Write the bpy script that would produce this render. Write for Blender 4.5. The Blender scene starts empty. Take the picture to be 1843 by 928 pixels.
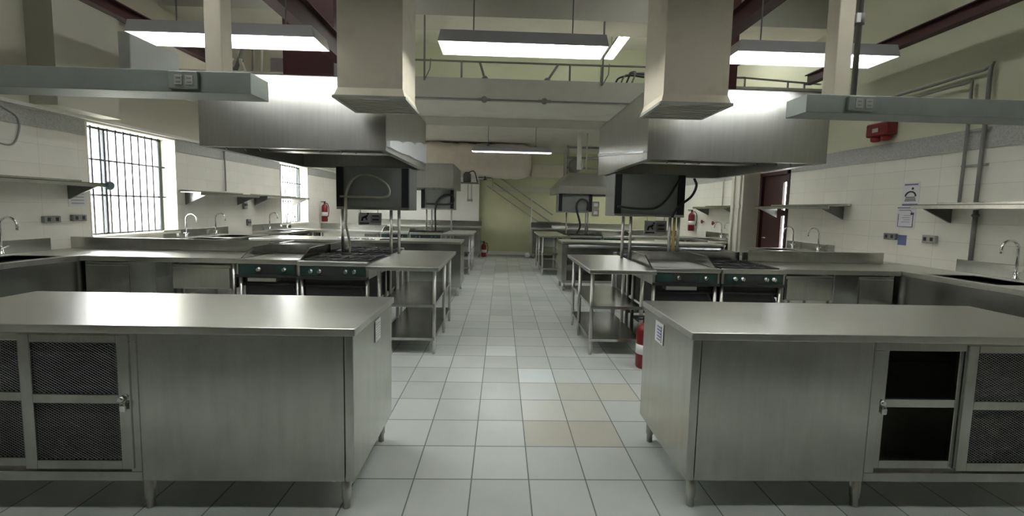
import bpy, bmesh, math, random
from mathutils import Vector, Matrix
random.seed(7)
S = bpy.context.scene
COL = S.collection
W, H = 1843, 928

# ------------------------------------------------------------ camera
F_PX, CY, PITCH, ROLL, YAW, CAMZ = 735.8, 434.07, 0.0791, -0.02271, 0.02698, 1.4153
def cam_basis(p, r, y):
    f = Vector((math.sin(y)*math.cos(p), math.cos(y)*math.cos(p), -math.sin(p)))
    rt = f.cross(Vector((0, 0, 1))).normalized(); dn = f.cross(rt)
    c, s = math.cos(r), math.sin(r)
    return c*rt+s*dn, -s*rt+c*dn, f
rt, dn, fw = cam_basis(PITCH, ROLL, YAW)
cd = bpy.data.cameras.new('camera'); cam = bpy.data.objects.new('camera', cd); COL.objects.link(cam)
M = Matrix.Identity(4)
for i in range(3):
    M[i][0] = rt[i]; M[i][1] = -dn[i]; M[i][2] = -fw[i]
M[0][3], M[1][3], M[2][3] = 0, 0, CAMZ
cam.matrix_world = M
cd.sensor_fit = 'HORIZONTAL'; cd.sensor_width = 36; cd.lens = 36*F_PX/W
cd.shift_y = -(H/2-CY)/W
cd.clip_start = .05; cd.clip_end = 200
S.camera = cam

# ------------------------------------------------------------ world, exposure
S.view_settings.view_transform = 'Standard'; S.view_settings.look = 'None'
S.view_settings.gamma = 1; S.view_settings.use_curve_mapping = False
S.view_settings.exposure = 2.0
wd = bpy.data.worlds.new('sky'); S.world = wd; wd.use_nodes = True
bg = wd.node_tree.nodes['Background']; bg.inputs[0].default_value = (.93, .97, 1, 1); bg.inputs[1].default_value = 6.5
TUBE = 11.0     # strength of the fluorescent tubes

# ------------------------------------------------------------ materials
def newmat(name):
    m = bpy.data.materials.new(name); m.use_nodes = True
    nt = m.node_tree; b = nt.nodes['Principled BSDF']
    return m, nt, b
def pm(name, col, rough=.6, metal=0, var=.08, scale=6, stretch=(1, 1, 1), bump=0, bscale=None, rvar=0, spec=None, dirt=None):
    m, nt, b = newmat(name)
    N = nt.nodes.new; L = nt.links.new
    tc = N('ShaderNodeTexCoord'); mp = N('ShaderNodeMapping'); mp.inputs['Scale'].default_value = stretch
    L(tc.outputs['Object'], mp.inputs[0])
    no = N('ShaderNodeTexNoise'); no.inputs['Scale'].default_value = scale; no.inputs['Detail'].default_value = 5
    L(mp.outputs[0], no.inputs['Vector'])
    mx = N('ShaderNodeMix'); mx.data_type = 'RGBA'
    c = Vector(col)
    mx.inputs[6].default_value = (*[max(0, x*(1-var)) for x in c], 1)
    mx.inputs[7].default_value = (*[min(1, x*(1+var)) for x in c], 1)
    L(no.outputs[0], mx.inputs[0]); out = mx.outputs[2]
    if dirt:
        n2 = N('ShaderNodeTexNoise'); n2.inputs['Scale'].default_value = dirt[1]; n2.inputs['Detail'].default_value = 8
        L(tc.outputs['Object'], n2.inputs['Vector'])
        mr = N('ShaderNodeMapRange'); mr.inputs[1].default_value = .56; mr.inputs[2].default_value = .74
        mr.inputs[4].default_value = dirt[2]
        L(n2.outputs[0], mr.inputs[0])
        m2 = N('ShaderNodeMix'); m2.data_type = 'RGBA'; m2.inputs[7].default_value = (*dirt[0], 1)
        L(mr.outputs[0], m2.inputs[0]); L(out, m2.inputs[6]); out = m2.outputs[2]
    L(out, b.inputs['Base Color'])
    b.inputs['Roughness'].default_value = rough; b.inputs['Metallic'].default_value = metal
    if spec is not None: b.inputs['Specular IOR Level'].default_value = spec
    if rvar:
        n3 = N('ShaderNodeTexNoise'); n3.inputs['Scale'].default_value = 2.3; n3.inputs['Detail'].default_value = 6
        L(tc.outputs['Object'], n3.inputs['Vector'])
        mr = N('ShaderNodeMapRange'); mr.inputs[1].default_value = .3; mr.inputs[2].default_value = .7
        mr.inputs[3].default_value = rough-rvar; mr.inputs[4].default_value = rough+rvar
        L(n3.outputs[0], mr.inputs[0]); L(mr.outputs[0], b.inputs['Roughness'])
    if bump:
        bp = N('ShaderNodeBump'); bp.inputs['Strength'].default_value = bump; bp.inputs['Distance'].default_value = .01
        n4 = N('ShaderNodeTexNoise'); n4.inputs['Scale'].default_value = bscale or scale; n4.inputs['Detail'].default_value = 4
        L(mp.outputs[0], n4.inputs['Vector'])
        L(n4.outputs[0], bp.inputs['Height']); L(bp.outputs[0], b.inputs['Normal'])
    return m
def emat(name, col, st):
    m = bpy.data.materials.new(name); m.use_nodes = True; nt = m.node_tree
    b = nt.nodes['Principled BSDF']; b.inputs['Base Color'].default_value = (*col, 1)
    b.inputs['Emission Color'].default_value = (*col, 1); b.inputs['Emission Strength'].default_value = st
    return m
STEEL = pm('brushed_steel', (.52, .51, .475), .36, 1, .10, 4, (30, 30, 1.2), .03, 60, .05)
STEELT = pm('steel_top', (.64, .63, .59), .30, 1, .08, 5, (2, 25, 1), .03, 40, .02)
STEELP = pm('steel_panel', (.52, .52, .485), .235, 1, .14, 3, (8, 8, 1), .03, 30, .025, dirt=((.32, .31, .27), 3.5, .3))
STEELH = pm('hood_steel', (.52, .515, .485), .30, 1, .14, 3, (14, 14, .8), .05, 10, .02, dirt=((.40, .39, .34), 2.5, .35))
STEELD = pm('steel_dark', (.22, .22, .21), .42, 1, .15, 6)
GALV = pm('galvanised', (.30, .325, .30), .50, .6, .12, 9, (1, 1, 1), .02, 30, .05)
ALU = pm('dull_aluminium_paint', (.42, .43, .42), .55, .3, .10, 12)
PANELD = pm('dark_control_panel', (.035, .037, .036), .4, .3, .2, 8)
BOXM = pm('grey_broiler_panel', (.25, .26, .25), .5, .7, .10, 3, rvar=.05)
CHROME = pm('chrome', (.78, .78, .76), .12, 1, .03)
IRON = pm('cast_iron', (.035, .034, .033), .55, .2, .3, 30)
BLACK = pm('black_panel', (.012, .012, .013), .4, 0, .2, 10)
RUBBER = pm('black_rubber', (.02, .02, .02), .5, 0, .2, 20)
GREYHOSE = pm('grey_hose', (.34, .32, .25), .45, .2, .15, 20)
GREEN = pm('green_label', (.010, .038, .030), .45, 0, .2, 20)
DUCT = pm('cream_duct_paint', (.66, .60, .48), .62, 0, .07, 3, (1, 1, .5), .02, 8, dirt=((.45, .39, .30), 4, .5))
BEAM = pm('cream_concrete', (.58, .56, .49), .8, 0, .08, 2, (1, 1, 1), .05, 20, dirt=((.44, .42, .36), 2, .5))
CEIL = pm('ceiling_paint', (.70, .70, .63), .85, 0, .04, 1.5)
PAINTW = pm('pale_green_paint', (.66, .66, .48), .75, 0, .05, 1.2, dirt=((.55, .55, .42), 1.3, .4))
WHITEP = pm('white_paint', (.74, .73, .68), .7, 0, .04, 2)
COLP = pm('column_paint', (.56, .54, .46), .8, 0, .06, 1.5)
JAMB = pm('yellow_white_jamb', (.80, .78, .62), .7, 0, .03, 2)
MAROON = pm('maroon_steel', (.060, .017, .016), .5, 0, .25, 4, dirt=((.05, .02, .02), 3, .5))
DOORM = pm('dark_wood', (.05, .022, .018), .45, 0, .3, 5, (8, 8, .6))
RED = pm('red_paint', (.30, .018, .018), .4, 0, .15, 8)
REDE = pm('red_enamel', (.20, .012, .014), .35, 0, .1, 8)
WHITE = pm('white_plastic', (.75, .75, .73), .5, 0, .03, 4)
GLINT_FILM = pm('white_glint_film', (.86, .87, .90), .6, 0, .05, 20, bump=.4, bscale=40)  # white shared by the painted hood reflection and the crumpled film
GREYP = pm('grey_plastic', (.22, .22, .20), .55, 0, .1, 20)
GREYL = pm('light_grey_plastic', (.36, .36, .32), .55, 0, .1, 20)
BLUE = pm('blue_ink', (.14, .16, .33), .6, 0, .1, 20)
BLUEL = pm('pale_blue_plastic', (.36, .50, .58), .5, 0, .1, 20)
PURPLE = pm('purple_ink', (.16, .13, .26), .6, 0, .1, 20)
PAPER = pm('white_paper', (.66, .65, .66), .8, 0, .03, 20)
INK = pm('black_ink', (.03, .03, .035), .7, 0, .1, 20)
YELLOW = pm('yellow_gas_pipe', (.50, .36, .12), .45, .1, .1, 20)
WIN_IRON = pm('window_iron', (.07, .075, .08), .6, .2, .2, 20)
BRICK = pm('far_facade', (.72, .66, .60), .9, 0, .25, 1.2)
GROUND = pm('outside_paving', (.6, .6, .56), .9, 0, .1, 3)
AC = pm('pale_grey_panel', (.62, .64, .63), .55, 0, .06, 3)
FOIL = pm('silver_foil', (.80, .72, .62), .45, .25, .10, 5, (1, 1, 1), .9, 7)
TUBEM = emat('fluorescent_tube', (.97, 1.0, .96), TUBE)
REFL = pm('white_reflector', (.85, .86, .88), .35, 0, .02, 4)
FIXT = pm('fixture_grey', (.38, .37, .38), .5, 0, .06, 8)
gm, gnt, gb = newmat('window_glass'); gb.inputs['Transmission Weight'].default_value = 1; gb.inputs['Roughness'].default_value = 0
gb.inputs['IOR'].default_value = 1.05; gb.inputs['Base Color'].default_value = (.97, .98, .98, 1); GLASS = gm

def tile_mat(name, sx, sz, ox, oz, axis, c1, c2, grout, gw, rough, extra=(), upper=None, band=None):
    """square tiles in a plane; axis = which two coordinates (0,1,2)"""
    m, nt, b = newmat(name); N = nt.nodes.new; L = nt.links.new
    ge = N('ShaderNodeNewGeometry'); sp = N('ShaderNodeSeparateXYZ'); L(ge.outputs['Position'], sp.inputs[0])
    def mth(op, a, bb=None):
        n = N('ShaderNodeMath'); n.operation = op
        for k, v in ((0, a), (1, bb)):
            if v is None: continue
            if isinstance(v, (int, float)): n.inputs[k].default_value = v
            else: L(v, n.inputs[k])
        return n.outputs[0]
    def cell(o, s, off): return mth('DIVIDE', mth('SUBTRACT', sp.outputs[o], off), s)
    u = cell(axis[0], sx, ox); v = cell(axis[1], sz, oz)
    fu, fv = mth('FLOOR', u), mth('FLOOR', v)
    def edge(w, s):
        fr = mth('FRACT', w); d = mth('MINIMUM', fr, mth('SUBTRACT', 1.0, fr))
        return mth('LESS_THAN', mth('MULTIPLY', d, s), gw/2)
    g = mth('MAXIMUM', edge(u, sx), edge(v, sz))
    cb = N('ShaderNodeCombineXYZ'); L(fu, cb.inputs[0]); L(fv, cb.inputs[1])
    wn = N('ShaderNodeTexWhiteNoise'); wn.noise_dimensions = '3D'; L(cb.outputs[0], wn.inputs['Vector'])
    def mix(f, a, bb):
        n = N('ShaderNodeMix'); n.data_type = 'RGBA'
        if isinstance(f, (int, float)): n.inputs[0].default_value = f
        else: L(f, n.inputs[0])
        for k, x in ((6, a), (7, bb)):
            if isinstance(x, tuple): n.inputs[k].default_value = (*x, 1)
            else: L(x, n.inputs[k])
        return n.outputs[2]
    base = mix(wn.outputs['Value'], c1, c2)
    for (ix, iy, col) in extra:
        f = mth('MULTIPLY', mth('COMPARE', fu, float(ix)), mth('COMPARE', fv, float(iy)))
        f.node.inputs[0].links[0].from_node.inputs[2].default_value = .1
        f.node.inputs[1].links[0].from_node.inputs[2].default_value = .1
        base = mix(f, base, col)
    no = N('ShaderNodeTexNoise'); no.inputs['Scale'].default_value = 5; no.inputs['Detail'].default_value = 6
    L(ge.outputs['Position'], no.inputs['Vector'])
    dk = mth('MULTIPLY', mth('SUBTRACT', no.outputs[0], .5), .35)
    base = mix(mth('MAXIMUM', dk, 0.0), base, tuple(x*.55 for x in c1))
    base = mix(g, base, grout)
    if upper: 
        f = mth('GREATER_THAN', sp.outputs[2], upper[0])
        base = mix(f, base, upper[1])
    L(base, b.inputs['Base Color'])
    rr = mth('ADD', mth('MULTIPLY', g, .4), rough)
    if upper: rr = mth('MAXIMUM', rr, mth('MULTIPLY', f, .75))
    L(rr, b.inputs['Roughness'])
    return m
BE = (.51, .49, .42)
FLOORM = tile_mat('floor_tiles', .3, .3, -.429, 2.041, (0, 1), (.50, .525, .50), (.60, .62, .59), (.15, .16, .145), .007, .27,
                  extra=[(2, 1, BE), (3, 1, BE), (3, 3, (.54, .53, .47)), (4, 3, (.55, .54, .46)), (2, 2, (.6, .6, .55)), (3, 2, (.57, .57, .51)), (1, 6, (.70, .72, .70)), (2, 4, (.69, .72, .72))])
WALLR = tile_mat('right_wall_tiles', .4, .2, 0, .17, (1, 2), (.70, .68, .60), (.74, .72, .64), (.54, .52, .46), .004, .35, upper=(2.33, (.60, .60, .45)))
WALLL = tile_mat('left_wall_tiles', .4, .2, 0, .17, (1, 2), (.72, .69, .62), (.76, .73, .66), (.60, .58, .52), .004, .35, upper=(2.34, (.60, .57, .47)))
WALLF = pm('far_wall_paint', (.60, .60, .38), .7, 0, .06, 1.2, dirt=((.52, .50, .33), 1.6, .5))
SPECK = pm('speckled_granite', (.40, .40, .37), .5, 0, .45, 55)

def mesh_metal():
    m, nt, b = newmat('expanded_metal_mesh'); N = nt.nodes.new; L = nt.links.new
    b.inputs['Base Color'].default_value = (.25, .26, .26, 1); b.inputs['Metallic'].default_value = .8; b.inputs['Roughness'].default_value = .5
    ge = N('ShaderNodeNewGeometry'); sp = N('ShaderNodeSeparateXYZ'); L(ge.outputs['Position'], sp.inputs[0])
    def mth(op, a, bb):
        n = N('ShaderNodeMath'); n.operation = op
        for k, v in ((0, a), (1, bb)):
            if isinstance(v, (int, float)): n.inputs[k].default_value = v
            else: L(v, n.inputs[k])
        return n.outputs[0]
    X = mth('MULTIPLY', sp.outputs[0], 1/.020); Z = mth('MULTIPLY', sp.outputs[2], 1/.012)
    def tri(w):
        f = N('ShaderNodeMath'); f.operation = 'FRACT'; L(w, f.inputs[0])
        return mth('MINIMUM', f.outputs[0], mth('SUBTRACT', 1.0, f.outputs[0]))
    a = mth('LESS_THAN', tri(mth('ADD', X, Z)), .14); c = mth('LESS_THAN', tri(mth('SUBTRACT', X, Z)), .09)
    L(mth('MAXIMUM', a, c), b.inputs['Alpha'])
    return m
MESHM = mesh_metal()

# ------------------------------------------------------------ mesh helpers
class MB:
    def __init__(s): s.b = bmesh.new()
    def box(s, x0, x1, y0, y1, z0, z1, bev=0):
        x0, x1 = sorted((x0, x1)); y0, y1 = sorted((y0, y1)); z0, z1 = sorted((z0, z1))
        vs = [s.b.verts.new(p) for p in [(x0,y0,z0),(x1,y0,z0),(x1,y1,z0),(x0,y1,z0),(x0,y0,z1),(x1,y0,z1),(x1,y1,z1),(x0,y1,z1)]]
        fs = [s.b.faces.new([vs[i] for i in q]) for q in ((0,3,2,1),(4,5,6,7),(0,1,5,4),(1,2,6,5),(2,3,7,6),(3,0,4,7))]
        if bev:
            es = {e for f in fs for e in f.edges}
            bmesh.ops.bevel(s.b, geom=list(es), offset=min(bev, .45*min(x1-x0, y1-y0, z1-z0)), segments=2, affect='EDGES', profile=.5)
        return s
    def tube(s, pts, r, n=10, closed=False):
        pts = [Vector(p) for p in pts]; rings = []
        rs = r if isinstance(r, (list, tuple)) else [r]*len(pts)
        up = None
        for i, p in enumerate(pts):
            a = pts[max(i-1, 0)]; c = pts[min(i+1, len(pts)-1)]
            t = (c-a).normalized()
            if up is None:
                up = Vector((0, 0, 1)) if abs(t.z) < .9 else Vector((0, 1, 0))
            u = (up - t*up.dot(t)).normalized(); up = u; v = t.cross(u)
            rings.append([s.b.verts.new(p+rs[i]*(math.cos(2*math.pi*k/n)*u+math.sin(2*math.pi*k/n)*v)) for k in range(n)])
        for a, c in zip(rings, rings[1:]):
            for k in range(n):
                f = s.b.faces.new([a[k], a[(k+1) % n], c[(k+1) % n], c[k]]); f.smooth = True
        s.b.faces.new(rings[0][::-1]); s.b.faces.new(rings[-1])
        return s
    def prism(s, poly, axis, a, c):
        """poly of 2-D points extruded along axis between a and c"""
        def P(q, w):
            return {'x': (w, q[0], q[1]), 'y': (q[0], w, q[1]), 'z': (q[0], q[1], w)}[axis]
        A = [s.b.verts.new(P(q, a)) for q in poly]; B = [s.b.verts.new(P(q, c)) for q in poly]
        n = len(poly)
        s.b.faces.new(A); s.b.faces.new(B[::-1])
        for i in range(n): s.b.faces.new([A[i], B[i], B[(i+1) % n], A[(i+1) % n]])
        return s
    def lathe(s, c, prof, n=20, axis='z'):
        """prof: (radius, height) pairs about an axis through c"""
        rings = []
        for (r, h) in prof:
            ring = []
            for k in range(n):
                a = 2*math.pi*k/n; q = (r*math.cos(a), r*math.sin(a))
                d = {'z': (q[0], q[1], h), 'y': (q[0], h, q[1]), 'x': (h, q[0], q[1])}[axis]
                ring.append(s.b.verts.new(Vector(c)+Vector(d)))
            rings.append(ring)
        for a, c2 in zip(rings, rings[1:]):
            for k in range(n):
                f = s.b.faces.new([a[k], a[(k+1) % n], c2[(k+1) % n], c2[k]]); f.smooth = True
        s.b.faces.new(rings[0][::-1]); s.b.faces.new(rings[-1])
        return s
    def hexa(s, p):
        vs = [s.b.verts.new(q) for q in p]
        for q in ((0,3,2,1),(4,5,6,7),(0,1,5,4),(1,2,6,5),(2,3,7,6),(3,0,4,7)): s.b.faces.new([vs[i] for i in q])
        return s
    def build(s, name, mat, parent=None, kind=None, label=None, cat=None, group=None):
        org = Vector((0, 0, 0))
        if parent is not None:
            o = parent
            while o is not None: org += o.location; o = o.parent
        bmesh.ops.recalc_face_normals(s.b, faces=s.b.faces[:])
        if parent is None:
            xs = [v.co for v in s.b.verts]
            org = Vector(((min(v.x for v in xs)+max(v.x for v in xs))/2, (min(v.y for v in xs)+max(v.y for v in xs))/2, min(v.z for v in xs)))
            if kind == 'structure': org = Vector((0, 0, 0))
        bmesh.ops.translate(s.b, verts=s.b.verts[:], vec=-org)
        me = bpy.data.meshes.new(name); s.b.to_mesh(me); s.b.free(); me.materials.append(mat)
        ob = bpy.data.objects.new(name, me); COL.objects.link(ob)
        if parent is not None: ob.parent = parent
        else: ob.location = org
        if kind: ob['kind'] = kind
        if label: ob['label'] = label
        if cat: ob['category'] = cat
        if group: ob['group'] = group
        return ob
def box(name, mat, parent, *a, bev=.003, **k): return MB().box(*a, bev=bev).build(name, mat, parent, **k)
def thing(name, label, cat, loc, group=None):
    o = bpy.data.objects.new(name, None); COL.objects.link(o); o.location = loc; o.empty_display_size = .1
    o['label'] = label; o['category'] = cat
    if group: o['group'] = group
    return o
def struct(name, mat, *boxes, bev=0):
    m = MB()
    for b_ in boxes: m.box(*b_, bev=bev)
    return m.build(name, mat, None, kind='structure')
def sempty(name, loc):
    o = bpy.data.objects.new(name, None); COL.objects.link(o); o.location = loc; o['kind'] = 'structure'; return o
def arc(c, r, a0, a1, n, ax='xz'):
    out = []
    for i in range(n+1):
        a = math.radians(a0+(a1-a0)*i/n); u, v = r*math.cos(a), r*math.sin(a)
        out.append((c[0]+u, c[1], c[2]+v) if ax == 'xz' else (c[0], c[1]+u, c[2]+v))
    return out
def smooth_path(pts, n=6):
    P = [Vector(p) for p in pts]; P = [P[0]*2-P[1]]+P+[P[-1]*2-P[-2]]; out = []
    for i in range(1, len(P)-2):
        a, b_, c, d = P[i-1:i+3]
        for k in range(n):
            t = k/n
            out.append(.5*((2*b_)+(-a+c)*t+(2*a-5*b_+4*c-d)*t*t+(-a+3*b_-3*c+d)*t**3))
    out.append(P[-2]); return out

# ============================================================ STRUCTURE
XL, XR, YF, YB, ZC = -4.79, 4.79, 12.6, -1.9, 5.6
struct('floor', FLOORM, (XL-.3, XR+.3, YB-.2, YF+.2, -.12, 0))
W1 = (4.90, 6.19, .97, 2.31); W2 = (9.0, 10.28, .97, 2.31)
struct('wall_left', WALLL, (XL-.3, XL, YB, W1[0], 0, ZC), (XL-.3, XL, W1[0], W1[1], 0, W1[2]), (XL-.3, XL, W1[0], W1[1], W1[3], ZC),
       (XL-.3, XL, W1[1], W2[0], 0, ZC), (XL-.3, XL, W2[0], W2[1], 0, W2[2]), (XL-.3, XL, W2[0], W2[1], W2[3], ZC), (XL-.3, XL, W2[1], YF, 0, ZC))
D1 = (6.74, 7.52, 0, 2.17)
struct('wall_right', WALLR, (XR, XR+.3, YB, D1[0], 0, ZC), (XR, XR+.3, D1[0], D1[1], D1[3], ZC), (XR, XR+.3, D1[1], YF, 0, ZC))
struct('wall_far', WALLF, (XL-.3, XR+.3, YF, YF+.2, 0, ZC))
struct('wall_back', DOORM, (XL-.3, XR+.3, YB-.2, YB, 0, ZC))
struct('wall_far_left', WHITEP, (XL, -.69, 12.45, YF, 0, 3.1))
struct('ceiling', CEIL, (XL-.3, XR+.3, YB-.2, YF+.2, ZC, ZC+.15))
# mezzanine edge, its slab, its second beam, the high beam above
struct('trim_1', BEAM, (XL, XR, 6.0, 6.9, 2.94, 3.26))
struct('trim_2', BEAM, (XL, XR, 6.9, YF, 3.12, 3.26))
struct('trim_3', BEAM, (XL, XR, 7.9, 8.3, 2.96, 3.12))
struct('trim_4', BEAM, (XL, XR, 6.0, 6.5, 4.10, 4.60), (XL, XR, 6.35, 6.6, 4.60, ZC))
struct('wall_upper', pm('upper_wall_paint', (.76, .79, .62), .75, 0, .04, 1.2), (XL, XR, 10.9, 11.05, 3.26, ZC))
struct('trim_5', SPECK, (XR-.012, XR, YB, 6.72, 2.12, 2.33), (XR-.012, XR, 7.55, 12.5, 2.12, 2.33))
struct('trim_6', SPECK, (XL, XL+.012, YB, 4.88, 2.14, 2.31), (XL, XL+.012, 6.2, 8.98, 2.14, 2.31), (XL, XL+.012, 10.3, 12.4, 2.14, 2.31))
struct('trim_7', WHITEP, (XL, XL+.05, YB, 12.4, 2.325, 2.36))
struct('trim_8', COLP, (XL, XL+.28, 4.35, 5.05, 2.36, ZC))     # upper column on the left
struct('trim_9', COLP, (XR-.30, XR, 7.55, 7.95, 0, 3.0))       # column beside the door
struct('baseboard_far', WHITEP, (-.69, .92, YF-.02, YF, 0, .10))
# left windows: jamb lining, iron grille, glass
def window(n, w):
    y0, y1, z0, z1 = w
    r_ = sempty('window_%d' % n, (XL-.15, (y0+y1)/2, z0))
    MB().box(XL-.3, XL+.004, y1-.012, y1, z0, z1).box(XL-.3, XL+.004, y0, y0+.012, z0, z1).box(XL-.3, XL+.03, y0, y1, z0-.02, z0+.012).box(XL-.3, XL+.004, y0, y1, z1-.012, z1).build('window_lining', JAMB, r_)
    xg = XL-.22
    m = MB().box(xg-.02, xg+.02, y0+.012, y0+.03, z0, z1).box(xg-.02, xg+.02, y1-.05, y1-.012, z0, z1).box(xg-.02, xg+.02, y0, y1, z1-.035, z1-.012).box(xg-.02, xg+.02, y0, y1, z0+.012, z0+.03)
    m.box(xg-.02, xg+.02, y0+.41, y0+.44, z0, z1)
    m.build('window_frame', WIN_IRON, r_)
    m = MB(); nb = 11
    for i in range(nb):
        y = y0+.05+(y1-y0-.10)*(i+.5)/nb
        m.tube([(xg+.06, y, z0+.01), (xg+.06, y, z1-.01)], .0095, 6)
    for z in (z0+.50, z0+.93):
        m.box(xg+.052, xg+.068, y0+.01, y1-.01, z-.010, z+.010)
    m.build('window_grille', WIN_IRON, r_)
    MB().box(xg-.004, xg+.002, y0+.03, y1-.03, z0+.03, z1-.03).build('window_pane', GLASS, r_)
window(1, W1); window(2, W2)
# door on the right, with a narrow light of glass
d = sempty('door_1', (XR, 7.1, 0))
MB().box(XR-.015, XR+.12, D1[0], D1[0]+.06, 0, D1[3]).box(XR-.015, XR+.12, D1[1]-.06, D1[1], 0, D1[3]).box(XR-.015, XR+.12, D1[0], D1[1], D1[3]-.06, D1[3]).build('door_frame', DOORM, d)
MB().box(XR+.04, XR+.08, D1[0]+.22, D1[1]-.06, 0.01, D1[3]-.06).box(XR+.04, XR+.08, D1[0]+.06, D1[0]+.10, 0.01, D1[3]-.06)\
    .box(XR+.04, XR+.08, D1[0]+.10, D1[0]+.22, .01, .50).box(XR+.04, XR+.08, D1[0]+.10, D1[0]+.22, 1.40, 1.50).box(XR+.04, XR+.08, D1[0]+.10, D1[0]+.22, 1.98, D1[3]-.06).build('door_leaf', DOORM, d)
MB().box(XR+.055, XR+.062, D1[0]+.10, D1[0]+.22, .50, 1.98).build('door_pane', GLASS, d)
MB().tube([(XR+.04, D1[1]-.14, 1.0), (XR-.01, D1[1]-.14, 1.0), (XR-.01, D1[1]-.26, 1.0)], .01, 8).build('door_handle', CHROME, d)
# outside
struct('outside_ground', GROUND, (XL-9, XL-.32, -2, 18, -.4, -.3))
b_ = MB().box(XL-6.2, XL-6.0, 0, 30, -.3, 3.2)
nb = b_.build('neighbouring_building', BRICK, label='pale overexposed building seen outside through the barred windows', cat='building')
m = MB().box(XL-6.02, XL-5.94, 0, 30, 2.2, 2.3).box(XL-6.02, XL-5.9, 0, 30, 1.35, 1.5)
m.build('ledge', BRICK, nb)

# ============================================================ LIGHT FIXTURES
def fluoro(cx, y0, z, ln, rodtop, label, along='x', w=.27, group='suspended fluorescent fittings'):
    """trough fitting, bottom at z, near edge y0"""
    t = thing('fluorescent_light', label, 'ceiling light', (cx, y0+w/2, z), group)
    hx = ln/2; yc = y0+w/2
    if along == 'x':
        def B(m, u0, u1, v0, v1, z0, z1): return m.box(cx+u0, cx+u1, yc+v0, yc+v1, z0, z1)
        def T(u, v, zz): return (cx+u, yc+v, zz)
    else:
        def B(m, u0, u1, v0, v1, z0, z1): return m.box(cx+v0, cx+v1, yc+u0, yc+u1, z0, z1)
        def T(u, v, zz): return (cx+v, yc+u, zz)
    m = MB(); h = w/2
    # sloped reflector shell with raised ends
    P = []
    tb = [T(-hx, -h, z), T(hx, -h, z), T(hx, h, z), T(-hx, h, z), T(-hx+.02, -h+.006, z+.084), T(hx-.02, -h+.006, z+.084), T(hx-.02, h-.006, z+.084), T(-hx+.02, h-.006, z+.084)]
    ti = [Vector(p) for p in tb]
    vs = [m.b.verts.new(p) for p in tb]
    for q in ((0, 1, 5, 4), (1, 2, 6, 5), (2, 3, 7, 6), (3, 0, 4, 7), (4, 5, 6, 7)): m.b.faces.new([vs[i] for i in q])
    m.build('shade', FIXT, t)
    m = MB(); o = .004
    tb = [T(-hx+o, -h+o, z+.001), T(hx-o, -h+o, z+.001), T(hx-o, h-o, z+.001), T(-hx+o, h-o, z+.001), T(-hx+.035, -h+.03, z+.078), T(hx-.035, -h+.03, z+.078), T(hx-.035, h-.03, z+.078), T(-hx+.035, h-.03, z+.078)]
    vs = [m.b.verts.new(p) for p in tb]
    for q in ((0, 1, 5, 4), (1, 2, 6, 5), (2, 3, 7, 6), (3, 0, 4, 7), (4, 5, 6, 7)): m.b.faces.new([vs[i] for i in q])
    m.build('reflector', REFL, t)
    B(MB(), -hx+.06, hx-.06, -.05, .05, z+.085, z+.10).build('housing', FIXT, t)
    for v in (-.055, .055):
        MB().tube([T(-hx+.05, v, z+.056), T(hx-.05, v, z+.056)], .013, 10).build('tube', TUBEM, t)
    for u in (-.6*hx, .6*hx):
        MB().tube([T(u, 0, z+.10), T(u, 0, rodtop)], .005, 6).lathe(T(u, 0, z+.098), [(.03, 0), (.03, .02), (.012, .035)], 12).build('hanger', GREYP, t)
    return t
fluoro(.135, 3.05, 2.605, 1.24, ZC, 'fluorescent light hanging between the two big cream ducts above the aisle')
fluoro(-2.02, 3.05, 2.60, 1.32, ZC, 'fluorescent light at upper left, crossed by the cream hanging post')
fluoro(2.315, 3.05, 2.605, 1.22, ZC, 'fluorescent light at upper right, crossed by the cream hanging post')
fluoro(.17, 7.75, 2.48, 1.5, 2.96, 'small fluorescent light under the mezzanine in front of the silver duct', w=.2)
for x, lb in ((-.66, 'leftmost of three end-on fluorescent lights above the mezzanine railing'), (.84, 'middle one of three end-on fluorescent lights above the mezzanine railing'), (2.34, 'right end-on fluorescent light above the mezzanine, nearest the right cream duct')):
    fluoro(x, 8.75, 4.83, 1.25, ZC, lb, along='y', w=.22)
for x in (-1.9, 2.2):  # unseen fittings added to light the front floor and faces
    fluoro(x, 1.0, 3.35, 1.25, ZC, 'added unseen fluorescent fill light hanging over the front of the kitchen, above the camera')
for x in (-2.3, 2.5):  # fittings above the view, added for overhead fill
    for y in (4.3,):
        fluoro(x, y, 4.85, 1.25, ZC, 'added fluorescent fill light high up under the main ceiling, above the frame', along='y')
for x in (-1.7, 2.0):  # hidden fittings added to brighten the upper room
    fluoro(x, 7.0, 5.0, 1.25, ZC, 'added fluorescent fill light above the mezzanine, hidden behind the high beam')
for x in (-3.6, 3.9):  # more unseen fill fittings added at the mezzanine sides
    fluoro(x, 7.1, 4.7, 1.25, ZC, 'added unseen fluorescent fill light high over the mezzanine beside a side wall')
for x in (-3.2, 3.2):  # out-of-sight fittings added to lift the dim zone below the mezzanine
    for y in (7.5, 9.4): fluoro(x, y - (.1 if y < 8 else 0), 2.78, 1.2, 3.12, 'added fluorescent fill light under the mezzanine, hidden behind a hood' )
    fluoro(x, 10.7, 2.75, 1.2, 3.12, 'added unseen fluorescent fill light under the mezzanine near a far corner')

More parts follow.
